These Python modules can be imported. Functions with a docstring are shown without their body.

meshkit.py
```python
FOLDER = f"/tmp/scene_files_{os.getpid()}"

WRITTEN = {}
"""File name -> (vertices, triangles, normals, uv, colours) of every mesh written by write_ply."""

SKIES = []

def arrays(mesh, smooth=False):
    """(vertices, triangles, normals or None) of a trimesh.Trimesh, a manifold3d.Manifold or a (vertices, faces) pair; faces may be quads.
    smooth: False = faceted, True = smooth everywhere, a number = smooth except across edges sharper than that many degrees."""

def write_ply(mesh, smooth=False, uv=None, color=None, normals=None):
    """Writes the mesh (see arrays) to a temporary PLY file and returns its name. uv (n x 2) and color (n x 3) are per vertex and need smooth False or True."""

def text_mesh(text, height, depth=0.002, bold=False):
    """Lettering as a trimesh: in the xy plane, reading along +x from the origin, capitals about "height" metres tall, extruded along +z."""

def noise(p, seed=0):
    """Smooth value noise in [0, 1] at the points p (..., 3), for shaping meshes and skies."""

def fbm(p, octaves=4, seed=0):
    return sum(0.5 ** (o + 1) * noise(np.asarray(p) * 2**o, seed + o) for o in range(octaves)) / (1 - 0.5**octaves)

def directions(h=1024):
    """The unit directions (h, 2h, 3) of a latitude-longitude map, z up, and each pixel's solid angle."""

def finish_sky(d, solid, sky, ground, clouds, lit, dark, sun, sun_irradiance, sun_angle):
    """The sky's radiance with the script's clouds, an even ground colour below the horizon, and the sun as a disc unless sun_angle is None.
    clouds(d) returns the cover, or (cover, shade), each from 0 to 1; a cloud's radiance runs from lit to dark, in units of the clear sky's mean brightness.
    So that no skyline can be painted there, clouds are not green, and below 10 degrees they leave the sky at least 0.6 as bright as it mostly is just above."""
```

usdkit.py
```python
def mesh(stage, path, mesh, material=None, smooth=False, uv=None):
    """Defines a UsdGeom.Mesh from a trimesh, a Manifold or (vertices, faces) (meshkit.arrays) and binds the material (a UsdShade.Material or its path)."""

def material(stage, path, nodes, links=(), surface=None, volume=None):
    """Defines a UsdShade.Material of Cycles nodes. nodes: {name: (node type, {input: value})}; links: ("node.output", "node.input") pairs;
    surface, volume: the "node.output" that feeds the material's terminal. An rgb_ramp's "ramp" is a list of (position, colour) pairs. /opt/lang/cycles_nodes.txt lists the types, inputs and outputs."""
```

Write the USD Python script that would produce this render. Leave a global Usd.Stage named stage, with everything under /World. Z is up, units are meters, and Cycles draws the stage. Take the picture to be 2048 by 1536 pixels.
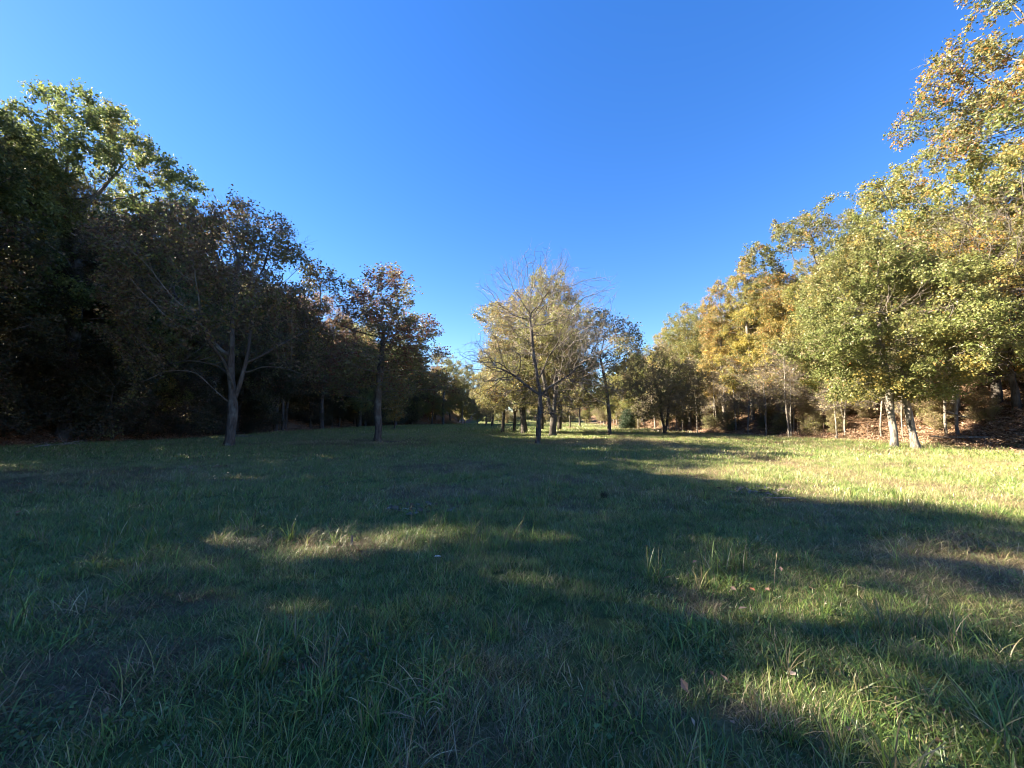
import math, numpy as np, usdkit
from meshkit import fbm, noise
from scipy.spatial import cKDTree
from pxr import Usd, UsdGeom, UsdLux, UsdShade, Gf, Sdf, Vt

stage = Usd.Stage.CreateInMemory()
UsdGeom.SetStageUpAxis(stage, UsdGeom.Tokens.z)
UsdGeom.SetStageMetersPerUnit(stage, 1.0)
W = UsdGeom.Xform.Define(stage, '/World')
UsdGeom.Scope.Define(stage, '/World/Looks')
T = Sdf.ValueTypeNames

# ------------------------------------------------------------------ camera, sky, sun, exposure
EYE, PITCH, FPX = 1.65, math.radians(5.2), 769.0
cam = UsdGeom.Camera.Define(stage, '/World/camera')
cam.CreateHorizontalApertureAttr(36.0)
cam.CreateVerticalApertureAttr(27.0)
cam.CreateFocalLengthAttr(36.0 * FPX / 2048)
cam.CreateClippingRangeAttr(Gf.Vec2f(0.05, 5000))
cam.CreateExposureAttr(3.38)
cp, sp = math.cos(PITCH), math.sin(PITCH)
cam.AddTransformOp().Set(Gf.Matrix4d(1, 0, 0, 0, 0, -sp, cp, 0, 0, -cp, -sp, 0, 0, 0, EYE, 1))
SUN_AZ, SUN_EL = math.radians(-83), math.radians(29)          # azimuth from +y towards +x
to_sun = np.array([math.sin(SUN_AZ) * math.cos(SUN_EL), math.cos(SUN_AZ) * math.cos(SUN_EL), math.sin(SUN_EL)])
dome = UsdLux.DomeLight.Define(stage, '/World/sky')
SKY = usdkit.material(stage, '/World/Looks/sky_air', {
    's': ('sky_texture', {'sky_type': 'single_scattering', 'sun_disc': False, 'sun_elevation': SUN_EL, 'sun_rotation': SUN_AZ,
                          'altitude': 200.0, 'air_density': 1.0, 'aerosol_density': 0.1, 'ozone_density': 3.5}),
    'c': ('gamma', {'gamma': 0.8}), 'h': ('hsv', {'hue': 0.516, 'saturation': 1.42}), 'b': ('background_shader', {'strength': 0.043})}, [('s.color', 'c.color'), ('c.color', 'h.color'), ('h.color', 'b.color')], surface='b.background')
UsdShade.MaterialBindingAPI.Apply(dome.GetPrim()).Bind(SKY)
dome.GetPrim().SetCustomDataByKey('label', 'clear deep blue autumn sky')
dome.GetPrim().SetCustomDataByKey('kind', 'structure')
sun = UsdLux.DistantLight.Define(stage, '/World/sun')
sun.CreateNormalizeAttr(True)
sun.CreateIntensityAttr(1.12)
sun.CreateAngleAttr(0.53)
sun.CreateColorAttr(Gf.Vec3f(1.0, 0.87, 0.68))
bz = to_sun; bx_ = np.cross([0, 0, 1.0], bz); bx_ /= np.linalg.norm(bx_); by_ = np.cross(bz, bx_)
sun.AddTransformOp().Set(Gf.Matrix4d(*bx_, 0, *by_, 0, *bz, 0, 0, 0, 50, 1))


def ray(px, py):
    u, v = (px - 1024) / FPX, (768 - py) / FPX
    return np.array([u, cp - v * sp, sp + v * cp])


def G(px, py):
    """Where a pixel of the photograph meets the level field."""
    d = ray(px, py)
    return d[:2] * (-EYE / d[2])


# ------------------------------------------------------------------ helpers
def tag(p, label=None, category=None, group=None, kind=None):
    p = p.GetPrim() if hasattr(p, 'GetPrim') else p
    for k, v in (('label', label), ('category', category), ('group', group), ('kind', kind)):
        if v:
            p.SetCustomDataByKey(k, v)
    return p


used = {}


def numbered(name):
    n = used.get(name, 0)
    used[name] = n + 1
    return name if n == 0 else f'{name}_{n:03d}'


def put_mesh(path, v, f, mat, normals=None, col=None, mask=None):
    m = UsdGeom.Mesh.Define(stage, path)
    m.CreatePointsAttr(Vt.Vec3fArray.FromNumpy(np.ascontiguousarray(v, np.float32)))
    m.CreateFaceVertexCountsAttr(Vt.IntArray.FromNumpy(np.full(len(f), f.shape[1], np.int32)))
    m.CreateFaceVertexIndicesAttr(Vt.IntArray.FromNumpy(np.ascontiguousarray(f, np.int32).ravel()))
    m.CreateSubdivisionSchemeAttr('none')
    if normals is not None:
        m.CreateNormalsAttr(Vt.Vec3fArray.FromNumpy(np.ascontiguousarray(normals, np.float32)))
        m.SetNormalsInterpolation('vertex')
    if col is not None:
        UsdGeom.PrimvarsAPI(m).CreatePrimvar('tone', T.Color3fArray, 'vertex').Set(Vt.Vec3fArray.FromNumpy(np.ascontiguousarray(col, np.float32)))
    if mask is not None:
        UsdGeom.PrimvarsAPI(m).CreatePrimvar('mask', T.Color3fArray, 'vertex').Set(Vt.Vec3fArray.FromNumpy(np.ascontiguousarray(mask, np.float32)))
    UsdShade.MaterialBindingAPI.Apply(m.GetPrim()).Bind(mat)
    return m


# ------------------------------------------------------------------ materials
def leaf_material(name, trans=0.38, rough=0.45, spec=0.4, vary=0.22):
    return usdkit.material(stage, f'/World/Looks/{name}', {
        'a': ('attribute', {'attribute': 'tone'}),
        'o': ('object_info', {}),
        'mv': ('map_range', {'from_min': 0.0, 'from_max': 1.0, 'to_min': 1 - vary, 'to_max': 1 + vary}),
        'mh': ('map_range', {'from_min': 0.0, 'from_max': 1.0, 'to_min': 0.485, 'to_max': 0.512}),
        'wn': ('white_noise_texture', {'dimensions': '3D'}), 'w2': ('white_noise_texture', {'dimensions': '1D'}),
        'h': ('hsv', {'saturation': 1.0}),
        'p': ('principled_bsdf', {'roughness': rough, 'specular_ior_level': spec}),
        't': ('translucent_bsdf', {}),
        'g': ('gamma', {'gamma': 0.85}),
        'x': ('mix_closure', {'fac': trans})},
        [('a.color', 'h.color'), ('o.location', 'wn.vector'), ('wn.value', 'mv.value'), ('mv.result', 'h.value'), ('wn.value', 'w2.w'), ('w2.value', 'mh.value'), ('mh.result', 'h.hue'),
         ('h.color', 'p.base_color'), ('h.color', 'g.color'), ('g.color', 't.color'), ('p.BSDF', 'x.closure1'), ('t.BSDF', 'x.closure2')], surface='x.closure')


def bark_material(name, dark, light, scale=6.0):
    return usdkit.material(stage, f'/World/Looks/{name}', {
        'c': ('texture_coordinate', {}),
        'm': ('mapping', {'scale': (scale, scale, scale * 0.22)}),
        'n': ('noise_texture', {'scale': 2.2, 'detail': 5.0, 'roughness': 0.65, 'distortion': 0.4}),
        'n2': ('noise_texture', {'scale': 1.3, 'detail': 3.0}),
        'r': ('rgb_ramp', {'ramp': [(0.3, dark), (0.55, tuple((a + b) / 2 for a, b in zip(dark, light))), (0.72, light)]}),
        'l': ('rgb_ramp', {'ramp': [(0.52, (0, 0, 0)), (0.66, (1, 1, 1))]}),
        'x': ('mix', {'color2': (0.17, 0.175, 0.15)}),
        'k': ('math', {'math_type': 'multiply', 'value2': 0.55}),
        'b': ('bump', {'strength': 1.0, 'distance': 0.06}),
        'p': ('principled_bsdf', {'roughness': 0.9, 'specular_ior_level': 0.15})},
        [('c.object', 'm.vector'), ('m.vector', 'n.vector'), ('c.object', 'n2.vector'), ('n.fac', 'r.fac'), ('n2.fac', 'l.fac'), ('l.color', 'k.value1'), ('k.value', 'x.fac'),
         ('r.color', 'x.color1'), ('n.fac', 'b.height'), ('b.normal', 'p.normal'), ('x.color', 'p.base_color')], surface='p.BSDF')


LEAF = leaf_material('leaf')
GRASS = leaf_material('grass_blade', trans=0.36, rough=0.36, spec=0.5, vary=0.24)
LITTER = leaf_material('dry_leaf', trans=0.12, rough=0.7, spec=0.2, vary=0.2)
BARK = bark_material('grey_bark', (0.035, 0.030, 0.025), (0.125, 0.108, 0.092))
PALE = bark_material('pale_bark', (0.055, 0.045, 0.036), (0.36, 0.325, 0.27), 7.0)
TWIG = usdkit.material(stage, '/World/Looks/twig', {
    'n': ('noise_texture', {'scale': 3.0}), 'r': ('rgb_ramp', {'ramp': [(0.3, (0.075, 0.062, 0.05)), (0.7, (0.20, 0.172, 0.145))]}),
    'p': ('principled_bsdf', {'roughness': 0.85, 'specular_ior_level': 0.2})}, [('n.fac', 'r.fac'), ('r.color', 'p.base_color')], surface='p.BSDF')
RUST = usdkit.material(stage, '/World/Looks/weathered_steel', {
    'n': ('noise_texture', {'scale': 14.0, 'detail': 4.0}), 'r': ('rgb_ramp', {'ramp': [(0.35, (0.05, 0.045, 0.04)), (0.6, (0.13, 0.075, 0.045)), (0.75, (0.10, 0.11, 0.09))]}),
    'p': ('principled_bsdf', {'roughness': 0.75, 'metallic': 0.2})}, [('n.fac', 'r.fac'), ('r.color', 'p.base_color')], surface='p.BSDF')

# ------------------------------------------------------------------ the ground: a level field between two wooded banks
RY, RX = [-60, 20, 29, 35, 47, 70, 95, 125, 160, 400], [27, 25.2, 25.0, 23.5, 20.5, 20.5, 23, 27, 30, 30]
LY, LX = [-60, 20, 34, 60, 80, 95, 108, 120, 160, 400], [-27, -26.5, -26, -28.5, -28, -25, -20, -14, -13, -13]


def right_edge(y):
    return np.interp(y, RY, RX) + 0.5 * np.sin(np.asarray(y) * 0.55)


def left_edge(y):
    return np.interp(y, LY, LX) + 0.6 * np.sin(np.asarray(y) * 0.43 + 1)


def ground(x, y):
    x, y = np.asarray(x, float), np.asarray(y, float)
    r, l = np.maximum(x - right_edge(y) - 0.3, 0), np.maximum(left_edge(y) - x - 2, 0)
    bank = 0.62 - 0.30 * np.clip((y - 48) / 30, 0, 1)
    hill = lambda s, k, top: top * (1 - np.exp(-k * s / top)) * (s / (s + 1.2))
    far = np.maximum(y - 135, 0)
    q = np.stack([x, y, 0 * x], -1)
    z = hill(r, bank, 24) + hill(l, 0.8, 50) + hill(far, 0.12, 8)
    z = z + 0.10 * (fbm(q * 0.35, 3, 5) - 0.5) + 0.05 * (noise(q * 1.4, 9) - 0.5) + np.minimum(np.hypot(x, y) / 40, 1) * 0.25 * (noise(q * 0.09, 3) - 0.5)
    return z


def axis(a, b, fine_a, fine_b, step, grow=1.13):
    mid = list(np.arange(fine_a, fine_b + 1e-6, step))
    lo, hi, s = [fine_a], [mid[-1]], step
    while hi[-1] < b or lo[-1] > a:
        s *= grow
        hi.append(hi[-1] + s); lo.append(lo[-1] - s)
    return np.array(lo[:0:-1] + mid + hi[1:])


gx, gy = axis(-900, 900, -34, 36, 0.4), axis(-300, 1100, -4, 50, 0.4)
X, Y = np.meshgrid(gx, gy)
Z = ground(X, Y)
nx, ny = len(gx), len(gy)
idx = np.arange(nx * ny).reshape(ny, nx)
quads = np.stack([idx[:-1, :-1], idx[:-1, 1:], idx[1:, 1:], idx[1:, :-1]], -1).reshape(-1, 4)
V = np.stack([X, Y, Z], -1).reshape(-1, 3)


def litter_share(x, y):
    """1 on the wooded banks, 0 in the mown field."""
    q = np.stack([x, y, 0 * x], -1)
    w = 1.6 * (fbm(q * 0.5, 3, 21) - 0.5)
    return np.clip(np.maximum((x - right_edge(y) + 0.2 + w) / 1.2, (left_edge(y) - 0.4 - x + w) / 1.5), 0, 1)


def straw_share(x, y):
    """How much of the sward is dry: mown swaths along the field, worn patches, thin ground under the trees."""
    q = np.stack([x, y, 0 * x], -1)
    swath = np.exp(-((x - 9.9 - 0.25 * np.sin(y * 0.5)) / 0.75) ** 2) * 0.75 + np.exp(-((x - 17.6 - 0.3 * np.sin(y * 0.4)) / 1.1) ** 2) * 0.55 + np.exp(-((right_edge(y) - 0.8 - x) / 1.3) ** 2) * 0.85
    swath = swath + np.exp(-((x - 13.6 - 0.3 * np.sin(y * 0.3)) / 0.6) ** 2) * 0.3
    patch = np.clip((fbm(q * 0.75, 4, 31) - 0.56) * 5, 0, 1) * 0.55
    spot = 0.0
    for px, py, r in ((905, 935, 1.5), (850, 985, 0.8), (960, 985, 0.7), (1110, 960, 0.9), (120, 955, 3.0), (715, 1095, 0.42), (650, 1085, 0.3), (1990, 1130, 1.1), (1400, 945, 1.0), (1180, 885, 3.5), (1600, 1010, 0.5), (1500, 1420, 0.14), (700, 886, 3.5), (940, 1500, 0.22), (620, 1330, 0.16), (200, 1330, 0.28), (1390, 1200, 0.2), (330, 1210, 0.3), (1250, 1420, 0.12), (1090, 1280, 0.15)):
        c = G(px, py)
        spot = np.maximum(spot, np.exp(-(((x - c[0]) / (r * 1.5)) ** 2 + ((y - c[1]) / r) ** 2)))
    return np.clip(0.10 + 0.13 * np.clip((x - 3) / 5, 0, 1) + swath + patch + spot, 0, 1)


mask = np.stack([litter_share(X, Y), straw_share(X, Y), 0 * X], -1).reshape(-1, 3)
SOIL = usdkit.material(stage, '/World/Looks/field_soil', {
    'a': ('attribute', {'attribute': 'mask'}), 's': ('separate_color', {}), 'g': ('geometry', {}),
    'n1': ('noise_texture', {'scale': 9.0, 'detail': 6.0, 'roughness': 0.7}), 'n2': ('noise_texture', {'scale': 38.0, 'detail': 4.0, 'roughness': 0.7}),
    'rg': ('rgb_ramp', {'ramp': [(0.3, (0.030, 0.044, 0.013)), (0.5, (0.066, 0.092, 0.026)), (0.7, (0.12, 0.135, 0.045))]}),
    'rs': ('rgb_ramp', {'ramp': [(0.3, (0.055, 0.040, 0.026)), (0.5, (0.14, 0.105, 0.065)), (0.7, (0.27, 0.215, 0.13))]}),
    'rl': ('rgb_ramp', {'ramp': [(0.3, (0.032, 0.022, 0.015)), (0.5, (0.12, 0.078, 0.048)), (0.68, (0.26, 0.175, 0.11))]}),
    'm1': ('mix', {}), 'm2': ('mix', {}), 'b': ('bump', {'strength': 0.8, 'distance': 0.03}), 'p': ('principled_bsdf', {'roughness': 0.95, 'specular_ior_level': 0.1})},
    [('a.color', 's.color'), ('g.position', 'n1.vector'), ('g.position', 'n2.vector'), ('n1.fac', 'rg.fac'), ('n2.fac', 'rs.fac'), ('n2.fac', 'rl.fac'), ('s.g', 'm1.fac'), ('rg.color', 'm1.color1'), ('rs.color', 'm1.color2'),
     ('s.r', 'm2.fac'), ('m1.color', 'm2.color1'), ('rl.color', 'm2.color2'), ('m2.color', 'p.base_color'), ('n2.fac', 'b.height'), ('b.normal', 'p.normal')], surface='p.BSDF')
dzx = (ground(X + 0.2, Y) - ground(X - 0.2, Y)) / 0.4
dzy = (ground(X, Y + 0.2) - ground(X, Y - 0.2)) / 0.4
N = np.stack([-dzx, -dzy, np.ones_like(dzx)], -1).reshape(-1, 3)
N /= np.linalg.norm(N, axis=1, keepdims=True)
tag(put_mesh('/World/field_ground', V, quads, SOIL, N, mask=mask), 'level mown field between two wooded banks', 'ground', kind='structure')


# ------------------------------------------------------------------ trees
def unit(a):
    return a / np.maximum(np.linalg.norm(a, axis=-1, keepdims=True), 1e-9)


def colonize(rng, attr, nodes, parents, step, kill, reach, tropism=(0, 0, 0.0), jitter=0.25, rounds=140):
    """Space colonization: the nodes grow step by step towards the attraction points until these are reached."""
    pos, par, attr = list(nodes), list(parents), np.array(attr)
    trop = np.array(tropism)
    for _ in range(rounds):
        if len(attr) == 0 or len(pos) > 20000:
            break
        P = np.array(pos)
        d, i = cKDTree(P).query(attr)
        near = d < reach
        if not near.any():
            break
        dirs = np.zeros_like(P)
        np.add.at(dirs, i[near], (attr[near] - P[i[near]]) / d[near, None])
        grow = np.unique(i[near])
        D = unit(dirs[grow])
        new = P[grow] + step * unit(D + trop + rng.normal(0, jitter, D.shape))
        for p, k in zip(new, grow):
            pos.append(p); par.append(int(k))
        dk, _ = cKDTree(new).query(attr)
        attr = attr[dk > kill]
    return np.array(pos), np.array(par)


def thickness(par, r_tip, r_base):
    n = len(par)
    tips = np.zeros(n)
    has = np.zeros(n, bool)
    has[par[par >= 0]] = True
    tips[~has] = 1
    for i in range(n - 1, 0, -1):
        if par[i] >= 0:
            tips[par[i]] += tips[i]
    e = math.log(max(r_base / r_tip, 1.5)) / math.log(max(tips[0], 2))
    return r_tip * tips ** e, tips


def limbs(pos, par, rad):
    """Chains of nodes, each following its thickest child."""
    kids = [[] for _ in par]
    for i, p in enumerate(par):
        if p >= 0:
            kids[p].append(i)
    out, stack = [], [0]
    while stack:
        s = stack.pop()
        chain = [par[s]] if par[s] >= 0 else []
        c = s
        while True:
            chain.append(c)
            if not kids[c]:
                break
            best = max(kids[c], key=lambda k: rad[k])
            stack.extend(k for k in kids[c] if k != best)
            c = best
        if len(chain) > 1:
            out.append((chain, par[s] >= 0))
    return out


def tube(p, r, k):
    t = np.gradient(p, axis=0)
    t = unit(t)
    ref = np.where(np.abs(t[:, 2:]) < 0.85, [0, 0, 1.0], [1.0, 0, 0])
    if (np.abs(t[:, 2]) < 0.85).any() and (np.abs(t[:, 2]) >= 0.85).any():
        ref = np.broadcast_to([0.83, 0.55, 0.06], t.shape)
    a = unit(np.cross(t, ref)); b = np.cross(t, a)
    ang = np.arange(k) * 2 * np.pi / k
    nrm = np.cos(ang)[None, :, None] * a[:, None] + np.sin(ang)[None, :, None] * b[:, None]
    v = p[:, None] + r[:, None, None] * nrm
    i, j = np.meshgrid(np.arange(len(p) - 1), np.arange(k), indexing='ij')
    q = np.stack([i * k + j, i * k + (j + 1) % k, (i + 1) * k + (j + 1) % k, (i + 1) * k + j], -1).reshape(-1, 4)
    return v.reshape(-1, 3), nrm.reshape(-1, 3), q


def wood(pos, par, rad, split, flare=0.7, seed=0):
    """(trunk and limbs, branches): quads with normals."""
    groups = {True: [[], [], [], 0], False: [[], [], [], 0]}
    for chain, joined in limbs(pos, par, rad):
        p, r = pos[chain].copy(), rad[chain].copy()
        if joined:
            r[0] = r[1]
        for _ in range(2):
            p[1:-1] = 0.5 * p[1:-1] + 0.25 * (p[:-2] + p[2:])
        thick = r.max()
        r[-1] *= 0.35
        if chain[0] == 0:
            r = r * (1 + flare * np.exp(-np.maximum(p[:, 2], 0) / 0.2))
        k = 12 if thick > 0.1 else 6 if thick > 0.045 else 4 if thick > 0.02 else 3
        v, n, q = tube(p, r, k)
        if thick > 0.06:
            w = noise(v * np.array([3.2, 3.2, 1.1]), seed) - 0.5
            v = v + n * (w * 0.34 * np.repeat(r, k))[:, None]
        g = groups[thick > split]
        g[0].append(v); g[1].append(n); g[2].append(q + g[3]); g[3] += len(v)
    return [tuple(np.vstack(x) for x in groups[b][:3]) if groups[b][3] else None for b in (True, False)]


def sprays(rng, pos, par, ok, n, length, r, up=0.35, fork=0.6):
    """Fine straight twigs, each with a kink, growing from the thin wood."""
    k = rng.choice(ok, n)
    d0 = unit(pos[k] - pos[np.maximum(par[k], 0)])
    d1 = unit(d0 + rng.normal(0, fork, (n, 3)) + [0, 0, up * 0.5])
    d2 = unit(d1 + rng.normal(0, fork * 0.45, (n, 3)) + [0, 0, up])
    L = length * rng.uniform(0.4, 1.3, (n, 1))
    p = np.stack([pos[k], pos[k] + d1 * L * 0.45, pos[k] + d1 * L * 0.45 + d2 * L * 0.55], 1)
    a = unit(np.cross(d1, [0.3, 0.5, 0.81])); b = np.cross(d1, a)
    ang = np.arange(3) * 2 * np.pi / 3
    nr = np.cos(ang)[None, :, None] * a[:, None] + np.sin(ang)[None, :, None] * b[:, None]      # n, 3, 3
    rr = np.array([1.0, 0.75, 0.35]) * r
    v = p[:, :, None, :] + rr[None, :, None, None] * nr[:, None]
    i = (np.arange(n) * 9)[:, None, None, None] + (np.arange(2) * 3)[None, :, None, None]
    j = np.arange(3)
    q = np.stack([j, (j + 1) % 3, (j + 1) % 3 + 3, j + 3], -1)[None, None] + i
    return v.reshape(-1, 3), np.broadcast_to(nr[:, None], v.shape).reshape(-1, 3), q.reshape(-1, 4), p


def leaves(rng, at, size, palette, up=0.5, droop=0.35, patch=0.5, seed=0, wide=0.62):
    """Folded leaf blades at the points; palette: [(share, colour)], chosen partly by place so that sprays of one colour hang together."""
    n = len(at)
    nrm = unit(rng.normal(0, 1, (n, 3)) + [0, 0, up])
    d = rng.normal(0, 1, (n, 3)); d[:, 2] -= droop
    d = unit(d - nrm * (d * nrm).sum(1, keepdims=True))
    s = np.cross(nrm, d)
    L = size * rng.uniform(0.6, 1.3, n)[:, None]
    wv = L * wide * 0.5
    fold = nrm * L * 0.12
    v = np.stack([at, at + d * L * 0.45 + s * wv + fold, at + d * L, at + d * L * 0.45 - s * wv + fold], 1).reshape(-1, 3)
    i = np.arange(n)[:, None] * 4
    f = np.vstack([i + [0, 1, 2], i + [0, 2, 3]])
    shares = np.cumsum([p[0] for p in palette]); shares = shares / shares[-1]
    q = (fbm(at * 0.55, 3, seed + 77) - 0.5) * 2.6 + 0.5
    pick = np.clip(patch * q + (1 - patch) * rng.random(n), 0, 0.999)
    c = np.array([p[1] for p in palette])[np.searchsorted(shares, pick)]
    c = c * rng.uniform(0.7, 1.3, n)[:, None]
    return v, f, np.repeat(c, 4, 0)


def crown_points(rng, n, blobs, floor=1.5):
    """Attraction points inside a set of ellipsoidal masses (centre, radii)."""
    c, r = np.array([b[0] for b in blobs], float), np.array([b[1] for b in blobs], float)
    vol = r.prod(1) ** 0.85
    k = rng.choice(len(blobs), n, p=vol / vol.sum())
    d = unit(rng.normal(0, 1, (n, 3))) * rng.random(n)[:, None] ** (1 / 2.4)
    p = c[k] + d * r[k]
    return p[p[:, 2] > floor]


def masses(rng, n, base, top, radius, size, profile='round', squash=0.75, inner=0.3):
    """Foliage masses spread over a crown from base to top."""
    out = []
    for i in range(n):
        t = (i + rng.random()) / n
        z = base + (top - base) * t ** 0.85
        if profile == 'round':
            w = math.sqrt(max(1 - ((t - 0.42) / 0.62) ** 2, 0.05))
        elif profile == 'cone':
            w = (1 - t) ** 0.7 * 0.95 + 0.08
        elif profile == 'dome':
            w = math.sqrt(max(1 - t ** 2.3, 0.04))
        elif profile == 'vase':
            w = 0.35 + 0.65 * math.sin(min(t * 1.25, 1) * math.pi / 2) if t < 0.8 else 1 - (t - 0.8) * 2.2
        else:
            w = 0.9 - 0.35 * t
        a, rr = i * 2.399 + rng.uniform(-0.5, 0.5), radius * w * rng.uniform(inner, 1.02)
        s = size * rng.uniform(0.55, 1.4) * (0.75 if t > 0.85 else 1)
        out.append(((rr * math.cos(a), rr * math.sin(a), z - s * 0.4), (s, s, s * squash)))
    return out


UsdGeom.Scope
kinds = stage.CreateClassPrim('/World/tree_kinds')
heights = {}


def tree_kind(name, seed, blobs, trunks, r_base, n_attr, n_leaf, leaf, palette, step=0.28, kill=0.42, bark=BARK, r_tip=0.0065, tropism=(0, 0, 0.12), reach=30, spread=0.16, per=None, up=0.5, patch=0.55, extra=None, leafmat=None, n_spray=1500, spray=0.55, flare=0.6, jitter=0.22, floor=1.5, bare=0.0, wander=0.025):
    rng = np.random.default_rng(seed)
    nodes, parents = [], []
    for k, line in enumerate(trunks):
        line = np.array(line, float)
        seg = np.linalg.norm(np.diff(line, axis=0), axis=1)
        n = max(int(seg.sum() / step), 2)
        at = np.linspace(0, seg.sum(), n)
        cum = np.concatenate([[0], np.cumsum(seg)])
        pts = np.stack([np.interp(at, cum, line[:, a]) for a in range(3)], 1)
        pts[1:, :2] += np.cumsum(rng.normal(0, wander, (n - 1, 2)), 0)
        if k == 0:
            prev = -1
            start = 0
        else:
            d = np.linalg.norm(np.array(nodes) - pts[0], axis=1)
            prev = int(d.argmin()); start = 1
        for p in pts[start:]:
            nodes.append(p); parents.append(prev); prev = len(nodes) - 1
    attr = crown_points(rng, n_attr, blobs, floor)
    pos, par = colonize(rng, attr, nodes, parents, step, kill, reach, tropism, jitter)
    rad, tips = thickness(par, r_tip, r_base)
    path = f'/World/tree_kinds/{name}'
    UsdGeom.Xform.Define(stage, path)
    big, small = wood(pos, par, rad, max(0.022, r_base * 0.16), flare, seed)
    put_mesh(path + '/trunk', big[0], big[2], bark, big[1])
    thin = np.nonzero((tips <= 3) & (pos[:, 2] > floor))[0]
    tw = sprays(rng, pos, par, np.nonzero((rad < 0.03) & (pos[:, 2] > floor))[0], n_spray, spray, r_tip * 0.8)
    if small:
        tag(put_mesh(path + '/branches', np.vstack([small[0], tw[0]]), np.vstack([small[2], tw[2] + len(small[0])]), TWIG, np.vstack([small[1], tw[1]])), kind='stuff')
    if n_leaf:
        if bare:
            dens = fbm(pos[thin] * 0.4, 2, seed + 5)
            thin = thin[dens > np.quantile(dens, bare)]
        k = rng.choice(thin, n_leaf)
        tip_dir = unit(pos[k] - pos[np.maximum(par[k], 0)])
        at = pos[k] + tip_dir * rng.uniform(-0.1, 1.1, (n_leaf, 1)) * step + rng.normal(0, spread, (n_leaf, 3))
        on = rng.random(n_leaf) < 0.45                                     # nearly half of the leaves hang on the fine twigs
        tk, tt = rng.integers(0, n_spray, n_leaf), rng.uniform(0.3, 1.05, (n_leaf, 1))
        along = tw[3][tk, 0] * (1 - tt) + tw[3][tk, 2] * tt + rng.normal(0, spread * 0.4, (n_leaf, 3))
        if bare:
            on &= fbm(along * 0.4, 2, seed + 5) > np.quantile(fbm(pos[thin] * 0.4, 2, seed + 5), 0.0)
        at = np.where(on[:, None], along, at)
        v, f, c = leaves(rng, at, leaf, palette, up=up, patch=patch, seed=seed)
        put_mesh(path + '/crown', v, f, leafmat or LEAF, col=c)
    heights[name] = float(pos[:, 2].max())
    return path


LOOK = {'wood_hickory': 'olive-gold oval-crowned tree', 'tulip_poplar': 'yellow cone-topped tree', 'green_oak': 'green broad-crowned tree', 'rusty_oak': 'rusty open-crowned tree', 'shade_oak': 'low-skirted oak with shade put into its leaf colour',
        'thin_wood_oak': 'high-crowned slender oak with shade put into its leaf colour', 'round_maple': 'low round olive tree', 'amber_oak': 'amber-olive tree', 'understory_tree': 'small many-stemmed tree', 'tall_oak': 'tall green oak'}


def tree(kind, xy, height, rot, label, category='tree', group=None, name=None, wide=1.0, sink=0.05):
    x, y = xy
    p = UsdGeom.Xform.Define(stage, '/World/' + numbered(name or kind))
    s = height / heights[kind]
    p.AddTranslateOp().Set(Gf.Vec3d(float(x), float(y), float(ground(x, y)) - sink))
    p.AddRotateZOp().Set(float(rot))
    p.AddScaleOp().Set(Gf.Vec3f(s * wide, s * wide, s))
    p.GetPrim().GetReferences().AddInternalReference(f'/World/tree_kinds/{kind}')
    p.GetPrim().SetInstanceable(True)
    return tag(p, label, category, group)


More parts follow.
